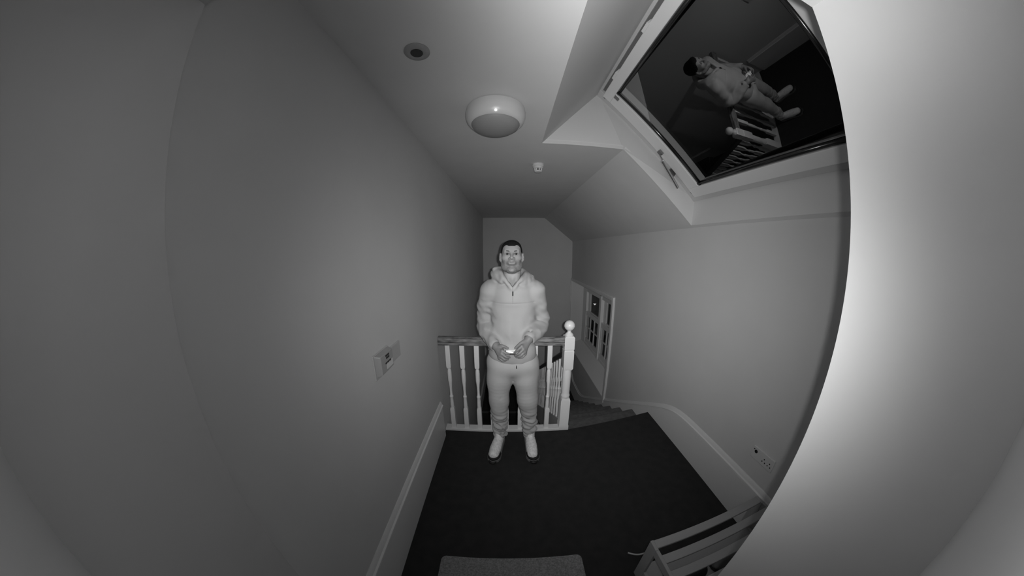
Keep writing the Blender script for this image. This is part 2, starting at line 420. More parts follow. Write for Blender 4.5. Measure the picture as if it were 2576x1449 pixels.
# landing fascia below the balustrade and closing panel under the upper flight
struct(MB().box(XL, 0.565, 2.045, 2.065, -0.30, -0.002).build('trim_3', GLOSS), 'white fascia board under the landing edge', 'trim')

def string_z(y): return -0.49 - 0.575 * (y - 3.1)
RB = lambda y: 0.20 - 0.575 * (y - 3.1)
sb = thing('stair_balustrade', (0.52, 3.4, ZL), 'white spindled balustrade with dark handrail descending the stairs', 'balustrade')
m = MB(); ys, ye = 2.135, 4.72
m.prism([(0.495, ys, string_z(ys) - .34), (0.495, ye, string_z(ye) - .34), (0.495, ye, string_z(ye)), (0.495, ys, string_z(ys))],
        [(0.569, ys, string_z(ys) - .34), (0.569, ye, string_z(ye) - .34), (0.569, ye, string_z(ye)), (0.569, ys, string_z(ys))])
m.build('string_board', SKIRT, sb, bevel=.004)
m = MB(); m.prism([(0.52 + dx, ys, RB(ys) + dz) for dx, dz in ((-.03, 0), (.03, 0), (.034, .035), (.02, .06), (-.02, .06), (-.034, .035))],
                  [(0.52 + dx, ye, RB(ye) + dz) for dx, dz in ((-.03, 0), (.03, 0), (.034, .035), (.02, .06), (-.02, .06), (-.034, .035))])
m.build('handrail', DWOOD, sb, smooth=40)
def baluster_mesh(name, h, sheared=False):
    q = .0205
    m = MB()
    m.sqlathe([(q, 0), (q, .215), (.0165, .232)] if not sheared else [(q, -.012), (q, .215), (.0165, .232)])
    m.lathe([(.0165, .228), (.0175, .26), (.0165, .30), (.0145, .335), (.018, .345), (.0185, .355), (.013, .365), (.0115, .40), (.0125, .45), (.0165, .50),
             (.0195, .52), (.0195, .60 if h > .8 else .53), (.017, h - .245), (.013, h - .235), (.016, h - .228), (.0165, h - .215)], seg=14)
    m.sqlathe([(.0165, h - .225), (q, h - .205), (q, h)] if not sheared else [(.0165, h - .225), (q, h - .205), (q, h + .012)])
    return m.mesh(name)
bm2 = baluster_mesh('spindle', 0.69, True)
n = 19
for i in range(n):
    y = 2.235 + i * (4.66 - 2.235) / (n - 1)
    link('spindle', bm2, GLOSS, sb, smooth=30, loc=(0.52, y, string_z(y)))
bm2.materials[0] if bm2.materials else bm2.materials.append(GLOSS)

def newel(parent, x, y, z0, zb, h, name='newel_post'):
    o = thing(name, (x, y, z0), None, None) if parent is None else None
    m = MB(); c = (x, y, z0); q = .044
    m.sqlathe([(q + .004, zb), (q + .004, .05), (q, .058), (q, .335), (q - .006, .355)], c)
    m.lathe([(.037, .35), (.040, .362), (.043, .372), (.043, .385), (.038, .395), (.0385, .42), (.0395, .60), (.037, .66)], c, 24)
    m.sqlathe([(q - .008, .652), (q, .672), (q, .838), (q - .005, .846), (q, .854), (q, .962), (q - .008, .972)], c)
    m.lathe([(.034, .968), (.038, .978), (.030, .992), (.018, 1.002), (.016, 1.012), (.020, 1.02)], c, 24)
    post = m.build('newel_post', GLOSS, parent, smooth=28)
    m = MB(); r = .046
    m.lathe([(r * math.sin(a) + .0005, 1.062 - r * math.cos(a)) for a in np.linspace(0.25, math.pi, 15)], c, 28)
    m.lathe([(.0465, 1.055), (.0475, 1.0575), (.0465, 1.060)], c, 28)
    m.build('ball_finial', GLOSS, post, smooth=True)
    return post
newel(sb, 0.52, 4.76, ZL, 0, 1.07)

lb = thing('landing_balustrade', (0, 2.085, 0), 'white spindled landing rail with worn wooden handrail behind the man', 'balustrade')
m = MB().box(XL, 0.482, 2.036, 2.112, -.001, .026); m.build('base_rail', GLOSS, lb, bevel=.004)
prof = [(-.031, 0), (.031, 0), (.033, .012), (.027, .022), (.034, .036), (.030, .060), (.016, .072), (-.016, .072), (-.030, .060), (-.034, .036), (-.027, .022), (-.033, .012)]
m = MB(); m.prism([(XL - .0, 2.078 + a, .896 + b) for a, b in prof], [(0.482, 2.078 + a, .896 + b) for a, b in prof]); m.build('handrail', WOOD, lb, smooth=35)
bm1 = baluster_mesh('spindle', 0.872)
for i in range(8):
    link('spindle', bm1, GLOSS, lb, smooth=30, loc=(-0.539 + 0.1275 * i, 2.075, 0.025))
newel(lb, 0.522, 2.088, 0, 0.0, 1.1)

# ------------------------------------------------------------------ stair window (window_1)
w1 = thing('window_1', (XR, (WY0 + WY1) / 2, WZ0), 'pair of white sash windows in a splayed recess above the stairs', 'window', kind='structure')
XW = 1.77                              # plane of the sashes
m = MB()                               # architrave round the opening
ay0, ay1, az0, az1 = 3.46, 6.095, -0.70, 1.045
for (x0, x1, e, q) in ((XR - .018, XR + .01, 0, 0), (XR - .030, XR - .010, .045, .006)):
    m.box(x0, x1, ay0 + q, WY0 + .03 - e, az0 + q, az1 - q).box(x0, x1, WY1 + e, ay1 - q, WZ0 + q, az1 - 1.5 * q)
    m.box(x0 + .001, x1 - .001, WY0 + .031 - e, WY1 + e - .001, WZ1 + e * .6, az1 - 1.2 * q)
m.build('architrave', SKIRT, w1, bevel=.004)
ry0, ry1, rz0, rz1 = 3.66, 5.84, -0.44, 0.86
def lining(name, pts, d): 
    m = MB(); m.prism(pts, [off(p, d) for p in pts]); m.build(name, SKIRT, w1)
lining('window_sill', [(XR - .02, WY0, WZ0), (XR - .02, WY1, WZ0), (XW, ry1, rz0), (XW, ry0, rz0)], (0, 0, -.02))
lining('lining_panel', [(XR, WY0, WZ1), (XR, WY1, WZ1), (XW, ry1, rz1), (XW, ry0, rz1)], (0, 0, .02))
lining('lining_panel', [(XR, WY1, WZ0), (XR, WY1, WZ1), (XW, ry1, rz1), (XW, ry1, rz0)], (0, .02, 0))
lining('lining_panel', [(XR, WY0, WZ0), (XR, WY0, WZ1), (XW, ry0, rz1), (XW, ry0, rz0)], (0, -.02, 0))
fr = MB()
fr.box(XW - .005, XW + .09, ry0, ry0 + .06, rz0, rz1).box(XW - .005, XW + .09, ry1 - .26, ry1, rz0, rz1).box(XW - .02, XW + .09, 4.60, 4.70, rz0 + .002, rz1 - .002)
fr.box(XW - .002, XW + .087, ry0 + .003, ry1 - .003, rz1 - .07, rz1 + .003).box(XW - .002, XW + .087, ry0 + .003, ry1 - .003, rz0 - .003, rz0 + .06)
fr.build('window_frame', GLOSS, w1, bevel=.004)
for (sy0, sy1) in ((4.70, 5.58), (3.72, 4.60)):
    # lower sash, nearer the room, three by two panes
    z0, z1 = rz0 + .06, 0.345; x0, x1 = XW + .005, XW + .04
    s_ = MB(); s_.box(x0, x1, sy0, sy0 + .05, z0, z1).box(x0, x1, sy1 - .05, sy1, z0, z1).box(x0, x1, sy0 + .05, sy1 - .05, z0, z0 + .10).box(x0, x1, sy0 + .05, sy1 - .05, z1 - .09, z1)
    so_ = s_.build('sash', GLOSS, w1, bevel=.003)
    py0, py1, pz0, pz1 = sy0 + .05, sy1 - .05, z0 + .10, z1 - .09
    for j in (1, 2):
        yy = py0 + (py1 - py0) * j / 3; MB().box(x0 + .004, x1 - .004, yy - .011, yy + .011, pz0, pz1).build('glazing_bar', GLOSS, so_)
    zz = (pz0 + pz1) / 2
    for j in range(3):
        a, b = py0 + (py1 - py0) * j / 3 + .011, py0 + (py1 - py0) * (j + 1) / 3 - .011
        if j == 0: a -= .011
        if j == 2: b += .011
        MB().box(x0 + .006, x1 - .006, a, b, zz - .011, zz + .011).build('glazing_bar', GLOSS, so_)
        for q0, q1 in ((pz0, zz - .011), (zz + .011, pz1)):
            MB().box(x0 + .016, x0 + .019, a, b, q0, q1).build('pane', GLASS2, so_)
    # upper sash, behind
    z0, z1 = 0.27, rz1 - .07; x0, x1 = XW + .045, XW + .08
    s_ = MB(); s_.box(x0, x1, sy0, sy0 + .06, z0, z1).box(x0, x1, sy1 - .14, sy1, z0, z1).box(x0, x1, sy0 + .06, sy1 - .14, z0, z0 + .09).box(x0, x1, sy0 + .06, sy1 - .14, z1 - .03, z1)
    so_ = s_.build('sash', GLOSS, w1, bevel=.003)
    MB().box(x0 + .016, x0 + .019, sy0 + .06, sy1 - .14, z0 + .09, z1 - .03).build('pane', GLASS2, so_)

# ------------------------------------------------------------------ fittings
# bulkhead ceiling lamp
cl = thing('ceiling_lamp', (-0.073, 1.345, ZC), 'round white bulkhead ceiling lamp with grey diffuser', 'lamp')
c = (-0.073, 1.345, 0)
m = MB(); m.lathe([(.144, ZC + .002), (.158, ZC - .006), (.162, ZC - .03), (.160, ZC - .055), (.151, ZC - .078), (.140, ZC - .090), (.131, ZC - .094), (.127, ZC - .092)], c, 64); m.build('lamp_body', PLASTIC, cl, smooth=50)
m = MB(); m.lathe([(.131, ZC - .084), (.130, ZC - .092), (.122, ZC - .106), (.10, ZC - .121), (.07, ZC - .131), (.035, ZC - .137), (.002, ZC - .138)], c, 64); m.build('diffuser', DIFF, cl, smooth=50)
m = MB(); m.lathe([(.0005, -.004), (.004, -.0025), (.005, 0), (.004, .0025), (.0005, .004)], (c[0] + .008, c[1] - .147, ZC - .084), 12); m.build('indicator_light', LED, cl, smooth=True)
# recessed downlight / sensor ring
dl = thing('recessed_downlight', (-0.349, 0.851, ZC), 'small recessed downlight with grey ring and dark centre', 'downlight')
m = MB(); m.lathe([(.049, ZC + .003), (.050, ZC - .003), (.046, ZC - .007), (.030, ZC - .010), (.024, ZC - .008), (.022, ZC + .003)], (-0.349, 0.851, 0), 40); m.build('trim_ring', mat('dull_ring', .32, .5), dl, smooth=40)
m = MB(); m.lathe([(.0235, ZC - .009), (.0225, ZC - .004), (.002, ZC - .003)], (-0.349, 0.851, 0), 32); m.build('lens', LENSD, dl, smooth=40)
# heat detector
hd = thing('smoke_detector', (0.258, 2.27, ZC), 'small white fire detector on the ceiling beyond the lamp', 'detector')
c = (0.258, 2.27, 0)
m = MB(); m.lathe([(.050, ZC + .002), (.052, ZC - .004), (.052, ZC - .018), (.046, ZC - .024)], c, 36); m.build('mounting_base', PLASTIC, hd, smooth=40)
m = MB(); m.lathe([(.044, ZC - .022), (.046, ZC - .030), (.040, ZC - .040), (.030, ZC - .043)], c, 36); m.build('body', PLASTIC, hd, smooth=40)
for i in range(8):
    a = i * math.pi / 4 + .2; dx, dy = math.cos(a) * .030, math.sin(a) * .030
    MB().box(c[0] + dx - .005, c[0] + dx + .005, c[1] + dy - .005, c[1] + dy + .005, ZC - .062, ZC - .042).build('vent_rib', PLASTIC, hd)
m = MB(); m.lathe([(.020, ZC - .042), (.021, ZC - .058)], c, 24); m.build('sensing_element', DARK, hd, smooth=40)
m = MB(); m.lathe([(.033, ZC - .060), (.035, ZC - .064), (.030, ZC - .072), (.018, ZC - .075), (.002, ZC - .075)], c, 30); m.build('cap', PLASTIC, hd, smooth=40)

# wall control and blank plate
wc = thing('heating_control', (XL, 1.075, 1.18), 'square heating control with dark slots on the left wall', 'wall control')
MB().box(XL - .002, XL + .006, .992, 1.152, 1.115, 1.240).build('backplate', PLASTIC2, wc, bevel=.003)
m = MB(); m.hexa([(XL + .004, 1.000, 1.128), (XL + .004, 1.148, 1.128), (XL + .004, 1.148, 1.236), (XL + .004, 1.000, 1.236),
                  (XL + .034, 1.012, 1.140), (XL + .034, 1.138, 1.140), (XL + .034, 1.138, 1.230), (XL + .034, 1.012, 1.230)]); hb = m.build('housing', mat('control_housing', .34, .4), wc, bevel=.003)
MB().box(XL + .033, XL + .0355, 1.062, 1.130, 1.150, 1.182).build('button_panel', PLASTIC, wc)
for i in range(3): MB().box(XL + .035, XL + .037, 1.050 + i * .021, 1.066 + i * .021, 1.180, 1.187).build('indicator_slot', DARK, wc)
for i in range(2): MB().box(XL + .034, XL + .0362, 1.060 + i * .004, 1.096, 1.214 - i * .012, 1.222 - i * .012).build('display_slot', DARK, wc)
bp = MB().box(XL - .002, XL + .010, 1.172, 1.284, 1.132, 1.218).build('blank_plate', PLASTIC2, bevel=.003)
tag(bp, 'plain square blank plate beside the heating control', 'wall plate')
# double socket on the right wall
ds = thing('double_socket', (XR, 0.82, 0.53), 'white double power socket low on the right wall', 'socket')
MB().box(XR - .011, XR + .002, .733, .915, .490, .578).build('faceplate', PLASTIC, ds, bevel=.004)
m = MB(); m.lathe([(.012, 0), (.012, -.003), (.010, -.004)], (XR - .010, .880, .547), 20, 'x'); m.build('rocker_switch', DARK, ds)
MB().box(XR - .0125, XR - .010, .895, .901, .553, .561).build('neon', DARK, ds)
for yc in (.805, .760):
    for dy, dz in ((0, .012), (-.011, -.008), (.011, -.008)):
        MB().box(XR - .0118, XR - .010, yc + dy - .0035, yc + dy + .0035, .528 + dz - .004, .528 + dz + .004).build('pin_hole', DARK, ds)

# doormat
m = MB()
def rrect(x0, x1, y0, y1, r, z, k=6):
    o = []
    for cx, cy, a0 in ((x1 - r, y1 - r, 0), (x0 + r, y1 - r, 90), (x0 + r, y0 + r, 180), (x1 - r, y0 + r, 270)):
        for i in range(k + 1):
            a = math.radians(a0 + 90 * i / k); o.append((cx + r * math.cos(a), cy + r * math.sin(a), z))
    return o
m.prism(rrect(-.40, .415, .235, .822, .03, .0), rrect(-.395, .41, .24, .817, .03, .012))
tag(m.build('doormat', MAT_PILE, bevel=.004), 'grey rectangular doormat on the dark carpet at the door', 'doormat')

# ------------------------------------------------------------------ shoe rack and what is on it
ra = math.radians(4.0)
def K(x, y, z):                      # rack coordinates: x along, y across
    return (0.685 + x * math.cos(ra) - y * math.sin(ra), 0.655 + x * math.sin(ra) + y * math.cos(ra) - 0.0, z)
def kbox(mb, x0, x1, y0, y1, z0, z1):
    mb.hexa([K(x0, y0, z0), K(x1, y0, z0), K(x1, y1, z0), K(x0, y1, z0), K(x0, y0, z1), K(x1, y0, z1), K(x1, y1, z1), K(x0, y1, z1)])
rk = thing('shoe_rack', (1.05, .45, 0), 'pale wooden slatted shoe rack between doorway and right wall', 'shoe rack')
for i in range(5):
    m = MB(); kbox(m, .018, .76, -.048 - i * .087, -.002 - i * .087, .335, .350); m.build('slat', RECK, rk, bevel=.003)
m = MB(); kbox(m, .018, .76, -.36, -.015, .100, .115); m.build('shelf_board', RECK, rk, bevel=.003)
for x in (0, .76):
    e = MB()
    kbox(e, x, x + .018, -.06, 0, 0, .352); kbox(e, x, x + .018, -.41, -.35, 0, .352); kbox(e, x, x + .018, -.35, -.06, .30, .352); kbox(e, x, x + .018, -.35, -.06, .07, .12)
    e.build('end_frame', RECK, rk, bevel=.003)
# shoes: simple lofted upper on a sole
def shoe_mesh(name, L, W, hgt, toe_h=.05):
    rings = []
    prof = [(0.0, .55, .75), (.08, .72, 1.0), (.25, .78, 1.0), (.42, .80, .82), (.6, .94, .62), (.78, 1.0, .5), (.9, .85, .46), (.97, .55, .36), (1.0, .2, .22)]
    for t, w, h in prof:
        ring = []
        for i in range(14):
            a = 2 * math.pi * i / 14
            x = math.cos(a) * W / 2 * w; z = math.sin(a)
            z = .03 + (z * (hgt * h - .03) if z > 0 else z * .014)
            ring.append((x, -L / 2 + t * L, z))
        rings.append(ring)
    m = MB(); v = sum(rings, []); f = []
    for j in range(len(rings) - 1):
        for i in range(14):
            k = (i + 1) % 14; f.append((j * 14 + i, j * 14 + k, j * 14 + 14 + k, j * 14 + 14 + i))
    f.append(tuple(range(13, -1, -1))); f.append(tuple((len(rings) - 1) * 14 + i for i in range(14)))
    m.add(v, f); up = m.mesh(name)
    m = MB(); o1 = []; o2 = []
    for t, w, h in prof: o1.append((W / 2 * w * 1.04, -L / 2 + t * L))
    out = o1 + [(-x, y) for x, y in reversed(o1)]
    m.prism([(x, y, 0) for x, y in out], [(x, y, .022) for x, y in out]); sole = m.mesh(name + '_sole')
    return up, sole
def place_shoe(loc, rz, up, sole, mu, ms, label, group=None):
    o = thing('shoe', loc, label, 'shoe', group); o.rotation_euler = (0, 0, rz)
    a = bpy.data.objects.new('upper', up); b = bpy.data.objects.new('sole', sole)
    for q, mm in ((a, mu), (b, ms)):
        COL.objects.link(q); q.parent = o
        if not q.data.materials: q.data.materials.append(mm)
        q.data.polygons.foreach_set('use_smooth', [q is a] * len(q.data.polygons))
        if q.material_slots: q.material_slots[0].link = 'OBJECT'; q.material_slots[0].material = mm
    return o
su, ss = shoe_mesh('shoe_upper', .27, .095, .105)
for x, y, z, rz, mm, lab in ((.165, -.17, .117, 1.5, SHOED, 'dark shoe at the near left end inside the shoe rack'), (.185, -.31, .117, 1.65, SHOED, 'dark shoe under the second slat gap of the rack'),
                             (.50, -.18, .117, 1.5, SHOEG, 'grey shoe in the middle of the shoe rack shelf')):
    p = K(x, y, z); place_shoe(p, rz + ra, su, ss, mm, SHOED, lab)
m = MB(); pts = []
for i in range(16):
    t = i / 15; pts.append((0.69 + .13 * t, .775 - .02 * math.sin(3 * t) - .03 * t, .012 + .05 * math.sin(math.pi * t * .5) * t))
m.tube(pts, .005, 8)
tag(m.build('cable', PLASTIC2, smooth=True), 'short pale cable end lying on carpet beside the shoe rack', 'cable')

# ------------------------------------------------------------------ the person: implicit surfaces meshed with surface nets
class Field:
    def __init__(s, lo, hi, h):
        s.lo = np.array(lo, float); s.h = h
        s.n = np.ceil((np.array(hi, float) - s.lo) / h).astype(int) + 1
        s.F = np.full(tuple(s.n), 1e3, np.float32)
    def region(s, lo, hi):
        a = np.maximum(np.floor((np.array(lo) - s.lo) / s.h).astype(int), 0); b = np.minimum(np.ceil((np.array(hi) - s.lo) / s.h).astype(int) + 1, s.n)
        if np.any(b <= a): return None
        sl = tuple(slice(i, j) for i, j in zip(a, b))
        ax = [(s.lo[i] + s.h * np.arange(a[i], b[i])).astype(np.float32) for i in range(3)]
        return sl, np.meshgrid(*ax, indexing='ij')
    def op(s, fn, lo, hi, k=0.0, mode='add'):
        pad = k + 4 * s.h
        r = s.region(np.array(lo) - pad, np.array(hi) + pad)
        if r is None: return s
        sl, (X, Y, Z) = r
        d = fn(X, Y, Z).astype(np.float32); A = s.F[sl]
        if mode == 'add':
            if k: hh = np.maximum(k - np.abs(A - d), 0) / k; s.F[sl] = np.minimum(A, d) - hh * hh * k * 0.25
            else: s.F[sl] = np.minimum(A, d)
        elif mode == 'sub':
            if k: hh = np.maximum(k - np.abs(A + d), 0) / k; s.F[sl] = np.maximum(A, -d) + hh * hh * k * 0.25
            else: s.F[sl] = np.maximum(A, -d)
        elif mode == 'disp': s.F[sl] = A + d
        return s
    def ell(s, c, r, k=0.0, mode='add', R=None):
        c = np.array(c, float); r = np.array(r, float)
        def fn(X, Y, Z):
            P = [X - c[0], Y - c[1], Z - c[2]]
            if R is not None: P = [P[0] * R[0][i] + P[1] * R[1][i] + P[2] * R[2][i] for i in range(3)]
            k0 = np.sqrt(sum((p / q) ** 2 for p, q in zip(P, r))); k1 = np.sqrt(sum((p / (q * q)) ** 2 for p, q in zip(P, r))) + 1e-9
            return k0 * (k0 - 1) / k1
        m = max(r) if R is not None else 0
        e = np.maximum(r, m); return s.op(fn, c - e, c + e, k, mode)
    def cone(s, a, b, ra, rb, k=0.0, mode='add'):
        a = np.array(a, float); b = np.array(b, float); d = b - a; L2 = max(d @ d, 1e-9); m = max(ra, rb)
        def fn(X, Y, Z):
            t = np.clip(((X - a[0]) * d[0] + (Y - a[1]) * d[1] + (Z - a[2]) * d[2]) / L2, 0, 1)
            return np.sqrt((X - a[0] - t * d[0]) ** 2 + (Y - a[1] - t * d[1]) ** 2 + (Z - a[2] - t * d[2]) ** 2) - (ra + (rb - ra) * t)
        return s.op(fn, np.minimum(a, b) - m, np.maximum(a, b) + m, k, mode)
    def chain(s, pts, rs, k=0.0, mode='add'):
        if len(pts) > 2:                   # rounded path through the joints
            A0 = np.array([list(p) + [r] for p, r in zip(pts, rs)], float); E = np.vstack([2 * A0[0] - A0[1], A0, 2 * A0[-1] - A0[-2]]); o_ = []
            for i in range(1, len(E) - 2):
                for t in np.linspace(0, 1, 5)[:-1]:
                    o_.append(.5 * (2 * E[i] + (E[i + 1] - E[i - 1]) * t + (2 * E[i - 1] - 5 * E[i] + 4 * E[i + 1] - E[i + 2]) * t * t + (3 * E[i] - E[i - 1] - 3 * E[i + 1] + E[i + 2]) * t ** 3))
            o_.append(E[-2]); pts = [q[:3] for q in o_]; rs = [float(q[3]) for q in o_]
        P = [np.array(p, float) for p in pts]
        def fn(X, Y, Z):
            o = None
            for i in range(len(P) - 1):
                a, d = P[i], P[i + 1] - P[i]; t = np.clip(((X - a[0]) * d[0] + (Y - a[1]) * d[1] + (Z - a[2]) * d[2]) / max(d @ d, 1e-9), 0, 1)
                q = np.sqrt((X - a[0] - t * d[0]) ** 2 + (Y - a[1] - t * d[1]) ** 2 + (Z - a[2] - t * d[2]) ** 2) - (rs[i] + (rs[i + 1] - rs[i]) * t)
                o = q if o is None else np.minimum(o, q)
            return o
        m = max(rs); A = np.array(P)
        return s.op(fn, A.min(0) - m, A.max(0) + m, k, mode)
    def folds(s, lo, hi, amp, fr, seed, aniso=(1, 1, 1), edge=.05):
        rg = np.random.RandomState(seed); W = [(rg.normal(size=3) * fr * np.array(aniso), rg.uniform(0, 6.28)) for _ in range(7)]
        lo_, hi_ = np.array(lo, float), np.array(hi, float)
        def fn(X, Y, Z):
            o = 0
            for w, ph in W: o = o + np.sin(w[0] * X + w[1] * Y + w[2] * Z + ph)
            for q, a, b in ((X, lo_[0], hi_[0]), (Y, lo_[1], hi_[1]), (Z, lo_[2], hi_[2])):
                o = o * np.clip((q - a) / .05, 0, 1) * np.clip((b - q) / edge, 0, 1)
            return amp * (o / 2.6)
        return s.op(fn, lo, hi, 0, 'disp')
    def mesh(s, name):
        F = s.F; S = F < 0; nx, ny, nz = F.shape
        cnt = np.zeros((nx - 1, ny - 1, nz - 1), np.int8)
        for i in (0, 1):
            for j in (0, 1):
                for k in (0, 1): cnt += S[i:nx - 1 + i, j:ny - 1 + j, k:nz - 1 + k]
        act = (cnt > 0) & (cnt < 8)
        idx = np.full(act.shape, -1, np.int64); ids = np.argwhere(act); idx[act] = np.arange(len(ids))
        P = np.zeros((len(ids), 3)); N = np.zeros(len(ids))
        corners = [(i, j, k) for i in (0, 1) for j in (0, 1) for k in (0, 1)]
        for a in corners:
            for ax in range(3):
                if a[ax]: continue
                b = list(a); b[ax] = 1
                va = F[ids[:, 0] + a[0], ids[:, 1] + a[1], ids[:, 2] + a[2]].astype(float); vb = F[ids[:, 0] + b[0], ids[:, 1] + b[1], ids[:, 2] + b[2]].astype(float)
                x = (va < 0) != (vb < 0); t = np.where(x, va / np.where(x, va - vb, 1), 0)
                q = np.tile(np.array(a, float), (len(ids), 1)); q[:, ax] += t
                P[x] += q[x]; N[x] += 1
        P = (ids + P / N[:, None]) * s.h + s.lo
        quads = []
        for ax in range(3):
            A = [slice(None)] * 3; B = [slice(None)] * 3; A[ax] = slice(0, -1); B[ax] = slice(1, None)
            sa, sb_ = S[tuple(A)], S[tuple(B)]
            e = np.argwhere(sa != sb_); o = [i for i in range(3) if i != ax]
            ok = (e[:, o[0]] > 0) & (e[:, o[1]] > 0) & (e[:, o[0]] < F.shape[o[0]] - 1) & (e[:, o[1]] < F.shape[o[1]] - 1)
            e = e[ok]; fl_ = sa[tuple(e.T)]
            def g(d0, d1):
                c_ = e.copy(); c_[:, o[0]] += d0; c_[:, o[1]] += d1; return idx[tuple(c_.T)]
            q = np.stack([g(-1, -1), g(0, -1), g(0, 0), g(-1, 0)], 1)
            flip = fl_ if ax != 1 else ~fl_
            q[~flip] = q[~flip][:, ::-1]
            quads.append(q)
        Q = np.concatenate(quads); Q = Q[(Q >= 0).all(1)]
        me = bpy.data.meshes.new(name)
        me.vertices.add(len(P)); me.vertices.foreach_set('co', P.astype(np.float32).ravel())
        me.loops.add(len(Q) * 4); me.loops.foreach_set('vertex_index', Q.astype(np.int32).ravel())
        me.polygons.add(len(Q)); me.polygons.foreach_set('loop_start', np.arange(0, len(Q) * 4, 4, dtype=np.int32))
        me.polygons.foreach_set('use_smooth', np.ones(len(Q), bool))
        me.update(); me.validate()
        return me, P

def shade_attr(me, P, fn):            # a grey albedo per vertex (skin, stubble, lips, painted shade in the eye sockets)
    a = me.attributes.new('tone', 'FLOAT', 'POINT'); a.data.foreach_set('value', fn(P).astype(np.float32))
def attr_mat(name, rough, spec=0.4, bump=None):
    m = mat(name, .5, rough, spec=spec, bump=bump); n = m.node_tree.nodes; l = m.node_tree.links
    at = n.new('ShaderNodeAttribute'); at.attribute_name = 'tone'; c_ = n.new('ShaderNodeCombineColor')
    for i in range(3): l.new(at.outputs['Fac'], c_.inputs[i])
    l.new(c_.outputs[0], n['Principled BSDF'].inputs['Base Color']); return m

SKIN = attr_mat('skin', 0.5, 0.45, bump=(220, 0.15, .002))
CLOTH = mat('pale_tracksuit', A_CLOTH, 0.7, spec=0.3, noise=(6, .05, 4), bump=(90, .12, .003))
TROUS = mat('pale_trousers', A_TROU, 0.75, spec=0.25, noise=(6, .05, 4), bump=(90, .12, .003))
HAIR = mat('short_dark_hair', 0.006, 0.7, spec=0.15, bump=(260, .6, .004))
BROW = mat('eyebrow_hair', 0.05, 0.7)
EYEW = mat('eye', 0.075, 0.3)
IRIS = mat('iris', 0.012, 0.1)
SHOEW = mat('white_trainer', A_SHOE, 0.6, noise=(70, .18, 4), bump=(120, .2, .003))
SOLEW = mat('pale_sole', 0.16, 0.6)
BUMP_ = mat('black_toe_guard', 0.008, 0.6)

man = thing('person', (0.03, 1.85, 0), 'man in pale hooded tracksuit and trainers holding a phone', 'person')
hc = np.array([0.018, 1.835, 1.660]); tilt = math.radians(-7)
ct, st2 = math.cos(tilt), math.sin(tilt)
RH = np.array([[1, 0, 0], [0, ct, -st2], [0, st2, ct]])
def hp(x, y, z): return hc + RH @ np.array([x, y, z])
MIR = (-1, 1)
B = Field((-.36, 1.55, 0.02), (.42, 2.06, 1.80), 0.0032)
# trunk, arms, legs under the clothes
B.ell((.025, 1.865, 1.30), (.15, .095, .19), .03).ell((.025, 1.86, 1.05), (.135, .09, .18), .05).ell((.025, 1.87, .86), (.15, .1, .13), .05)
B.cone((-.12, 1.875, 1.41), (.17, 1.875, 1.41), .05, .05, .05)
for hip, kn, an in (((-.06, 1.87, .82), (-.085, 1.84, .47), (-.085, 1.905, .09)), ((.115, 1.87, .82), (.155, 1.84, .47), (.18, 1.905, .09))):
    B.chain([hip, kn, an], [.082, .055, .037], .03)
EL, ER = (-.19, 1.925, 1.14), (.25, 1.925, 1.14)
WL, WR = (-.098, 1.712, 1.034), (.142, 1.712, 1.085)
B.chain([(-.145, 1.875, 1.40), EL, WL], [.052, .042, .028], .03).chain([(.195, 1.875, 1.40), ER, WR], [.052, .042, .028], .03)
# neck
B.cone((.020, 1.875, 1.60), (.025, 1.875, 1.40), .058, .068, .03)
B.cone((-.03, 1.845, 1.56), (.012, 1.80, 1.42), .014, .014, .03).cone((.072, 1.845, 1.56), (.038, 1.80, 1.42), .014, .014, .03)
B.ell((.025, 1.868, 1.40), (.10, .070, .06), .04)
# head
B.ell(hp(0, .022, .030), (.074, .094, .080), .02).ell(hp(0, -.022, -.022), (.067, .070, .088), .03)
B.ell(hp(0, -.055, .045), (.058, .035, .045), .03)
for s_ in MIR:
    B.chain([hp(s_ * .058, .012, -.045), hp(s_ * .050, -.015, -.082), hp(s_ * .018, -.066, -.108)], [.018, .021, .019], .025)
    B.ell(hp(s_ * .043, -.060, -.018), (.022, .020, .018), .025)
B.ell(hp(0, -.074, -.103), (.022, .018, .017), .02)
B.cone(hp(-.040, -.078, .026), hp(.040, -.078, .026), .012, .012, .02)
for s_ in MIR:
    B.ell(hp(s_ * .031, -.100, .006), (.0175, .017, .0125), .012, 'sub')
    B.cone(hp(s_ * .017, -.0855, .0135), hp(s_ * .044, -.079, .0120), .0045, .004, .006)
    B.cone(hp(s_ * .019, -.0845, -.0030), hp(s_ * .042, -.0790, -.0015), .004, .0035, .006)
B.chain([hp(0, -.086, .022), hp(0, -.103, -.006), hp(0, -.113, -.022)], [.008, .009, .0115], .012)
for s_ in MIR:
    B.ell(hp(s_ * .0125, -.099, -.0265), (.0085, .011, .0075), .008)
    B.ell(hp(s_ * .0065, -.108, -.0345), (.0042, .005, .0035), .003, 'sub')
B.ell(hp(0, -.082, -.052), (.030, .018, .020), .02)
B.cone(hp(-.020, -.0925, -.0515), hp(.020, -.0925, -.0515), .0052, .0052, .006).ell(hp(0, -.0955, -.0505), (.012, .007, .005), .006)
B.cone(hp(-.017, -.092, -.0605), hp(.017, -.092, -.0605), .0062, .0062, .006)
B.cone(hp(-.023, -.100, -.0556), hp(.023, -.100, -.0556), .0022, .0022, .003, 'sub')
for s_ in MIR:                       # ears
    a = s_ * .42; RE = np.array([[math.cos(a), -math.sin(a), 0], [math.sin(a), math.cos(a), 0], [0, 0, 1]])
    B.ell(hp(s_ * .081, .008, -.008), (.0085, .019, .031), .006, R=RE)
    B.ell(hp(s_ * .0885, -.004, -.004), (.006, .011, .020), .005, 'sub', R=RE)
    B.ell(hp(s_ * .077, .000, -.034), (.007, .009, .010), .006)
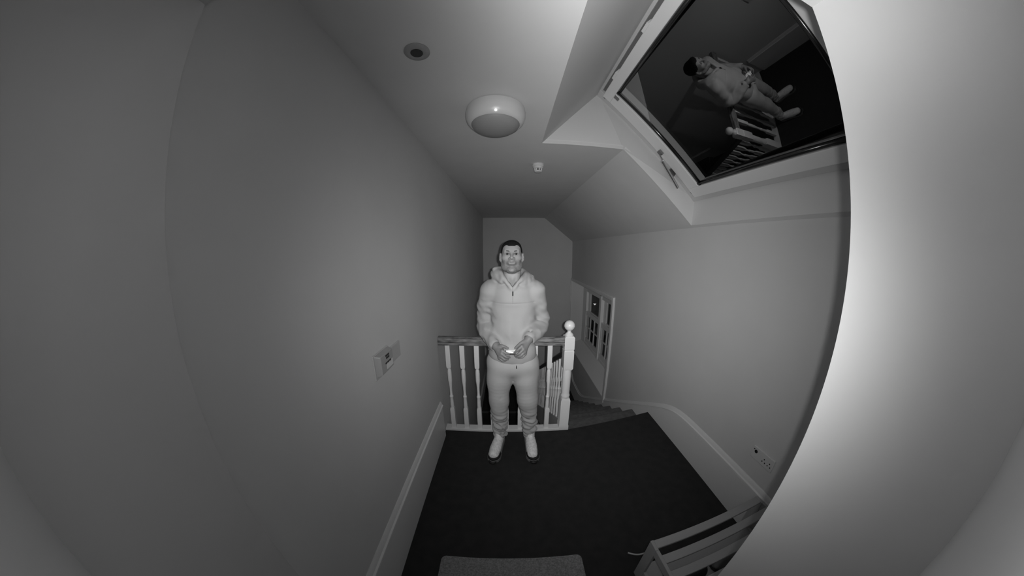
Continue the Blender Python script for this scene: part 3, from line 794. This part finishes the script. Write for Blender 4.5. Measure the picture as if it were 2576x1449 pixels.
# hands: palm, thumb, four fingers of different lengths, closed on the phone
def hand(wr, palm, thumb, fingers):
    B.cone(wr, palm, .027, .030, .02)
    for kn, mid, tip, r in fingers:
        B.cone(palm, kn, .022, r + .003, .014)
    B.chain(thumb, [.016, .012, .0095], .008)
    for kn, mid, tip, r in fingers:
        B.chain([kn, mid, tip], [r + .001, r, r - .0015], .0035)
hand(WL, (-.068, 1.682, 1.006), [(-.082, 1.690, 1.030), (-.048, 1.672, 1.044), (-.012, 1.676, 1.026)],
     [((-.048, 1.644, 1.020), (-.020, 1.634, 1.004), (.002, 1.648, .992), .0092), ((-.054, 1.640, 1.000), (-.022, 1.627, .981), (.002, 1.642, .972), .0095),
      ((-.061, 1.644, .980), (-.032, 1.632, .961), (-.009, 1.648, .955), .0090), ((-.069, 1.652, .962), (-.046, 1.644, .944), (-.024, 1.658, .940), .0080)])
hand(WR, (.108, 1.682, 1.046), [(.120, 1.690, 1.076), (.082, 1.668, 1.066), (.044, 1.668, 1.030)],
     [((.086, 1.640, 1.054), (.058, 1.632, 1.030), (.036, 1.648, 1.004), .0095), ((.096, 1.634, 1.034), (.068, 1.624, 1.008), (.042, 1.642, .984), .0098),
      ((.104, 1.637, 1.014), (.078, 1.628, .989), (.052, 1.645, .972), .0092), ((.112, 1.645, .996), (.090, 1.640, .972), (.066, 1.655, .962), .0082)])
bme, BP = B.mesh('body'); del B
def tone(P):
    q = (P - hc) @ RH                # back to head coordinates
    x, y, z = q.T; t = np.full(len(P), A_SKIN)
    rgn = np.random.RandomState(3); nz_ = rgn.uniform(-1, 1, len(P))
    front = y < .03; head = (z < .0) & (z > -.16) & front
    jaw = head & (z < -.075) | (head & (np.abs(x) > .048) & (z < -.035))
    t = np.where(jaw & (z > -.128), t * (.80 + .14 * nz_), t)
    mo = np.clip(1.6 - 1.4 * ((x / .036) ** 2 + ((z + .056) / .025) ** 2), 0, 1) * (y < -.055)
    t = t * (1 - mo * (.36 + .12 * nz_))
    lip = (np.abs(x) < .018) & (z < -.0565) & (z > -.066) & (y < -.08)
    t = np.where(lip, A_SKIN * .74, t)
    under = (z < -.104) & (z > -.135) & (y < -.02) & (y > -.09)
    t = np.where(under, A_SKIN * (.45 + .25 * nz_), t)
    t = np.where(P[:, 2] < 1.15, A_SKIN * .75, t)
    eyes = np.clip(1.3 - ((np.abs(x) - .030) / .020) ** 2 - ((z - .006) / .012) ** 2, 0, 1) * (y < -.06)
    t = t * (1 - .38 * eyes)  # eye socket shade painted into the skin tone
    return t
shade_attr(bme, BP, tone)
body = link('body', bme, SKIN, man)
# eyes, brows
for s_ in MIR:
    m = MB(); e = hp(s_ * .031, -.0745, .0055)
    m.lathe([(.0115 * math.sin(a) + 1e-4, .0115 * -math.cos(a)) for a in np.linspace(0, math.pi, 9)], tuple(e), 14); eo = m.build('eye', EYEW, man, smooth=True)
    m = MB(); e = hp(s_ * .031, -.0855, .0050)
    m.lathe([(.0002, -.0012), (.0045, -.0006), (.0052, .0006), (.0002, .0012)], tuple(e), 14, 'y'); m.build('iris', IRIS, eo, smooth=True)
    m = MB(); m.tube([tuple(hp(s_ * x, y, z)) for x, y, z in ((.012, -.0930, .0215), (.023, -.0945, .0255), (.035, -.0915, .0275), (.048, -.0810, .0220))], [.0026, .0040, .0036, .0016], 8); m.build('eyebrow', BROW, man, smooth=True)
    m = MB(); m.tube([tuple(hp(s_ * x, y, z)) for x, y, z in ((.016, -.0862, .0070), (.024, -.0885, .0108), (.033, -.0882, .0118), (.046, -.0790, .0085))], [.0014, .0022, .0024, .0014], 8); m.build('eyelashes', BROW, man, smooth=True)
# hair
HF = Field((-.09, 1.72, 1.56), (.13, 1.98, 1.80), 0.003)
HF.ell(hp(0, .022, .033), (.0785, .0985, .0845), 0).ell(hp(0, -.050, .052), (.067, .047, .054), .03)
def cutf(X, Y, Z):
    q = [(X - hc[0]) * RH[0][i] + (Y - hc[1]) * RH[1][i] + (Z - hc[2]) * RH[2][i] for i in range(3)]
    line = .060 - 1.0 * np.maximum(q[1] + .078, 0) + .010 * np.clip(1 - (np.abs(q[0]) - .045) ** 2 / .0006, 0, 1)
    line = np.maximum(line, -.075)
    return (q[2] - line) * .75
sl0, G0 = HF.region((-.09, 1.72, 1.56), (.13, 1.98, 1.80)); HF.F[sl0] = np.maximum(HF.F[sl0], -cutf(*G0).astype(np.float32))
hme, _ = HF.mesh('hair'); link('hair', hme, HAIR, man)
m = MB(); m.tube([tuple(hp(x, -.064 + .9 * abs(x), -.118 + .35 * abs(x))) for x in (-.03, -.015, 0, .015, .03)], [.002, .005, .006, .005, .002], 8)
# hooded top
T_ = Field((-.34, 1.62, .80), (.41, 2.08, 1.64), 0.004)
T_.ell((.027, 1.865, 1.28), (.178, .128, .20), 0).ell((.027, 1.855, 1.07), (.172, .128, .22), .05).ell((.03, 1.862, .92), (.182, .134, .13), .05)
T_.cone((-.115, 1.878, 1.415), (.165, 1.878, 1.415), .072, .072, .05).ell((.026, 1.835, 1.385), (.125, .092, .09), .05)
T_.chain([(-.142, 1.878, 1.40), (-.186, 1.93, 1.16), (-.160, 1.85, 1.08), (-.104, 1.725, 1.040)], [.078, .068, .064, .046], .035)
T_.chain([(.192, 1.878, 1.40), (.246, 1.93, 1.16), (.216, 1.85, 1.105), (.147, 1.722, 1.088)], [.078, .068, .064, .047], .035)
T_.folds((-.40, 1.55, .70), (.48, 2.15, 1.75), .0036, 24, 5, (1, .6, .9))
T_.folds((-.22, 1.60, .84), (.28, 1.80, 1.26), .0030, 55, 14, (1, .4, .35))
T_.folds((-.36, 1.55, .95), (-.09, 2.14, 1.36), .0040, 60, 8, (.5, .5, 1)).folds((.14, 1.55, .95), (.44, 2.14, 1.36), .0040, 60, 9, (.5, .5, 1))
T_.op(lambda X, Y, Z: .0035 * np.exp(-((Z - 1.330) / .0045) ** 2) * (Y < 1.82) * np.clip((.165 - np.abs(X - .03)) / .02, 0, 1), (-.15, 1.65, 1.31), (.21, 1.85, 1.35), 0, 'disp')
# drag creases on the belly, running down towards the hands
for a, b in (((-.11, 1.728, 1.19), (.00, 1.718, 1.02)), ((-.06, 1.722, 1.13), (.04, 1.716, 1.00)), ((-.09, 1.722, 1.10), (-.02, 1.716, 1.00)), ((.17, 1.732, 1.18), (.12, 1.720, 1.05)), ((-.115, 1.735, 1.29), (-.07, 1.724, 1.15)), ((.03, 1.715, 1.09), (.07, 1.715, .98))):
    T_.cone(a, b, .006, .005, .020, 'sub')
# collar and hood round the neck
T_.chain([(.020, 1.752, 1.435), (-.028, 1.768, 1.492), (-.062, 1.82, 1.530), (-.078, 1.89, 1.548), (-.045, 1.955, 1.545), (.025, 1.975, 1.54), (.095, 1.955, 1.53), (.125, 1.89, 1.515), (.105, 1.82, 1.505), (.072, 1.768, 1.485), (.030, 1.752, 1.435)],
         [.010, .015, .022, .030, .036, .038, .036, .030, .022, .015, .010], .026)
T_.chain([(-.050, 1.79, 1.487), (-.088, 1.85, 1.505), (-.100, 1.92, 1.52), (-.04, 1.99, 1.49), (.08, 1.99, 1.47), (.150, 1.91, 1.487), (.135, 1.84, 1.478), (.092, 1.79, 1.468)], [.020, .030, .040, .05, .05, .040, .030, .020], .02)
T_.cone((-.088, 1.855, 1.52), (-.108, 1.875, 1.563), .022, .012, .018).cone((-.108, 1.875, 1.563), (-.075, 1.90, 1.562), .012, .016, .014)
T_.folds((-.2, 1.70, 1.42), (.25, 2.12, 1.66), .0022, 60, 12)
# V neck and hollow for the neck
sl1, (X, Y, Z) = T_.region((-.14, 1.60, 1.40), (.19, 1.95, 1.66))
vv = np.maximum.reduce([(np.abs(X - .024) - (Z - 1.447) * .70) * .82, (Y - 1.815)])
T_.F[sl1] = np.maximum(T_.F[sl1], -vv.astype(np.float32))
T_.cone((.022, 1.872, 1.64), (.024, 1.872, 1.45), .062, .066, .006, 'sub')
# open cuffs and hem
T_.cone(WL, (-.06, 1.66, 1.01), .034, .05, .004, 'sub').cone(WR, (.10, 1.66, 1.05), .034, .05, .004, 'sub')
sl2, (X, Y, Z) = T_.region((-.34, 1.62, .80), (.41, 2.08, .95)); T_.F[sl2] = np.maximum(T_.F[sl2], (.872 - .02 * np.cos((X - .03) * 8) - Z).astype(np.float32))
tme, TP = T_.mesh('hooded_top'); del T_
top = link('hooded_top', tme, CLOTH, man)
MB().box(.020, .030, 1.728, 1.738, 1.388, 1.418).build('zip_pull', DARK, top, bevel=.002)
m = MB(); m.tube([(.025, 1.742, 1.445), (.025, 1.7345, 1.40), (.025, 1.7325, 1.33)], .0022, 6); m.build('zip_tape', mat('zip_tape_grey', A_CLOTH * .8, .6), top)
# trousers
L_ = Field((-.24, 1.66, .05), (.30, 2.06, .96), 0.004)
L_.ell((.028, 1.868, .84), (.200, .135, .13), 0)
L_.chain([(-.066, 1.868, .82), (-.078, 1.868, .68), (-.085, 1.862, .55), (-.086, 1.860, .42), (-.084, 1.865, .30), (-.083, 1.878, .19), (-.088, 1.893, .088)], [.110, .103, .089, .076, .066, .060, .053], .035)
L_.chain([(.122, 1.868, .82), (.134, 1.868, .68), (.144, 1.862, .55), (.158, 1.860, .42), (.170, 1.865, .30), (.174, 1.878, .19), (.179, 1.893, .080)], [.110, .103, .090, .076, .064, .059, .055], .035)
L_.folds((-.30, 1.60, .0), (.36, 2.12, 1.02), .0034, 24, 21, (1, .6, 1))
L_.folds((-.60, 1.40, .03), (.66, 2.32, .46), .0070, 58, 22, (.55, .55, 1.4), .18)
def gather(X, Y, Z):
    w = np.clip((.36 - Z) / .16, 0, 1) * np.clip((Z - .07) / .03, 0, 1)
    ph = 150 * Z + 9 * np.sin(13 * X + 2) + 5 * np.sin(18 * Y + 30 * X) ; return (.0030 * np.sin(ph) + .0025 * np.sin(.57 * ph + 20 * X)) * w
L_.op(gather, (-.24, 1.66, .05), (.30, 2.06, .40), 0, 'disp')
for a, b in (((-.13, 1.735, .80), (-.01, 1.735, .70)), ((-.02, 1.745, .66), (-.06, 1.755, .60)), ((.17, 1.735, .80), (.06, 1.735, .71)), ((-.02, 1.75, .61), (-.07, 1.765, .55))): L_.cone(a, b, .005, .004, .02, 'sub')
sl3, (X, Y, Z) = L_.region((-.24, 1.66, .05), (.30, 2.06, .12)); L_.F[sl3] = np.maximum(L_.F[sl3], (.078 - Z).astype(np.float32))
lme, _ = L_.mesh('trousers'); del L_
tr = link('trousers', lme, TROUS, man)
m = MB(); m.tube([(.052, 1.728, .868), (.053, 1.722, .855), (.054, 1.720, .845)], [.002, .0035, .003], 8); m.build('cord_tip', DARK, tr)

# trainers
def trainer(heel, toe):
    h_, t_ = np.array(heel), np.array(toe); d = t_ - h_; L = np.linalg.norm(d[:2]); f_ = d / L; r_ = np.array([f_[1], -f_[0], 0])
    def w(a, s, z): p = h_ + f_ * a * L + r_ * s; return (p[0], p[1], z)
    S_ = Field(np.minimum(h_, t_) - [.09, .09, .01], np.maximum(h_, t_) + [.09, .09, .16], .0028)
    S_.F[:] = 1e3
    S_.chain([w(.14, 0, .060), w(.34, 0, .066), w(.58, .002, .056), w(.80, .004, .044)], [.040, .044, .048, .043], .02)
    S_.cone(w(.13, 0, .075), w(.17, 0, .115), .036, .038, .02).cone(w(.30, 0, .085), w(.24, 0, .125), .030, .034, .02)
    S_.cone(w(.40, 0, .093), w(.27, 0, .128), .018, .020, .012)
    S_.cone(w(.19, 0, .17), w(.19, 0, .11), .030, .026, .008, 'sub')
    for i in range(5):
        a = .40 + i * .075; S_.cone(w(a, -.026, .083 - i * .006), w(a + .02, .026, .083 - i * .006), .0045, .0045, .003)
    S_.folds(np.minimum(h_, t_) - .09, np.maximum(h_, t_) + .1, .0012, 140, 4)
    sl_2, (X, Y, Z) = S_.region(np.minimum(h_, t_) - .1, np.maximum(h_, t_) + .2); S_.F[sl_2] = np.maximum(S_.F[sl_2], (.028 - Z).astype(np.float32))
    me, _ = S_.mesh('shoe'); o = link('shoe', me, SHOEW, man)
    prof = [(0, .018), (.02, .030), (.1, .044), (.3, .045), (.5, .048), (.68, .055), (.82, .056), (.92, .045), (.98, .022), (1.0, .006)]
    def outline(k, z, a0=0.0, g_=0.0): return [w(max(a, a0), s * k + g_, z) for a, s in prof if a >= a0] + [w(max(a, a0), -s * k - g_, z) for a, s in reversed(prof) if a >= a0]
    m = MB(); m.prism(outline(1.04, .001), outline(1.0, .030)); m.build('sole', SOLEW, o, bevel=.004)
    m = MB(); m.prism(outline(1.0, .0295, .66, -.001), outline(.93, .044, .66, -.002)); m.build('toe_guard', BUMP_, o, bevel=.003)
    tp = [w(a, s, z) for a, s, z in ((.955, .030, .016), (1.0, .016, .012), (1.012, 0, .012), (1.0, -.016, .012), (.955, -.030, .016))]
    m = MB(); m.tube(tp, [.006, .012, .013, .012, .006], 8); m.build('toe_guard', BUMP_, o, smooth=True)
    return o
trainer((-.078, 1.945, 0), (-.143, 1.622, 0))
trainer((.176, 1.955, 0), (.200, 1.622, 0))

# phone held in both hands, screen up
ph = thing('phone', (.016, 1.70, 1.0), 'small phone with bright lit screen held in both hands', 'phone')
def Q(x, y, z):                       # phone plane: x across, y towards the man, z out of the screen
    a = math.radians(-9); b = math.radians(3)
    v = Vector((x, y, z)); v = Matrix.Rotation(a, 3, 'X') @ v; v = Matrix.Rotation(b, 3, 'Y') @ v
    return (.015 + v.x, 1.652 + v.y, 1.000 + v.z)
def qbox(mb, x0, x1, y0, y1, z0, z1): mb.hexa([Q(x0, y0, z0), Q(x1, y0, z0), Q(x1, y1, z0), Q(x0, y1, z0), Q(x0, y0, z1), Q(x1, y0, z1), Q(x1, y1, z1), Q(x0, y1, z1)])
m = MB(); qbox(m, -.041, .041, -.012, .080, -.012, 0); m.build('case', DARK, ph, bevel=.003)
SCREEN = bpy.data.materials.new('phone_screen'); SCREEN.use_nodes = True
_n = SCREEN.node_tree.nodes; _l = SCREEN.node_tree.links; b_ = _n['Principled BSDF']
b_.inputs['Base Color'].default_value = (.05, .05, .05, 1); b_.inputs['Roughness'].default_value = .2
tc = _n.new('ShaderNodeTexCoord'); mp = _n.new('ShaderNodeMapping'); mp.inputs['Scale'].default_value = (14, 95, 1); nz = _n.new('ShaderNodeTexNoise'); nz.inputs['Scale'].default_value = 1.0
rp = _n.new('ShaderNodeValToRGB'); rp.color_ramp.elements[0].position = .38; rp.color_ramp.elements[0].color = (.25, .25, .25, 1); rp.color_ramp.elements[1].position = .55; rp.color_ramp.elements[1].color = (1, 1, 1, 1)
_l.new(tc.outputs['Object'], mp.inputs[0]); _l.new(mp.outputs[0], nz.inputs['Vector']); _l.new(nz.outputs['Fac'], rp.inputs[0])
_l.new(rp.outputs[0], b_.inputs['Emission Color']); b_.inputs['Emission Strength'].default_value = .95
m = MB(); qbox(m, -.037, .037, -.008, .076, 0.0002, .0012); m.build('screen', SCREEN, ph)

# street lantern beyond the stair window
LX, LY, LZ = 4.5, 12.74, -1.05
sl_ = thing('street_lamp', (LX, LY, -7.0), 'bright street lantern far outside the upper sash pane', 'street lamp')
MB().lathe([(.06, -7), (.05, LZ - .3), (.03, LZ - .06)], (LX, LY, 0), 12).build('post', POLE, sl_)
MB().lathe([(.02, LZ - .05), (.10, LZ + .05), (.10, LZ + .06)], (LX, LY, 0), 16).build('lantern', STREET, sl_)
MB().lathe([(.16, LZ + .06), (.12, LZ + .09), (.02, LZ + .14)], (LX, LY, 0), 16).build('cowl', POLE, sl_)
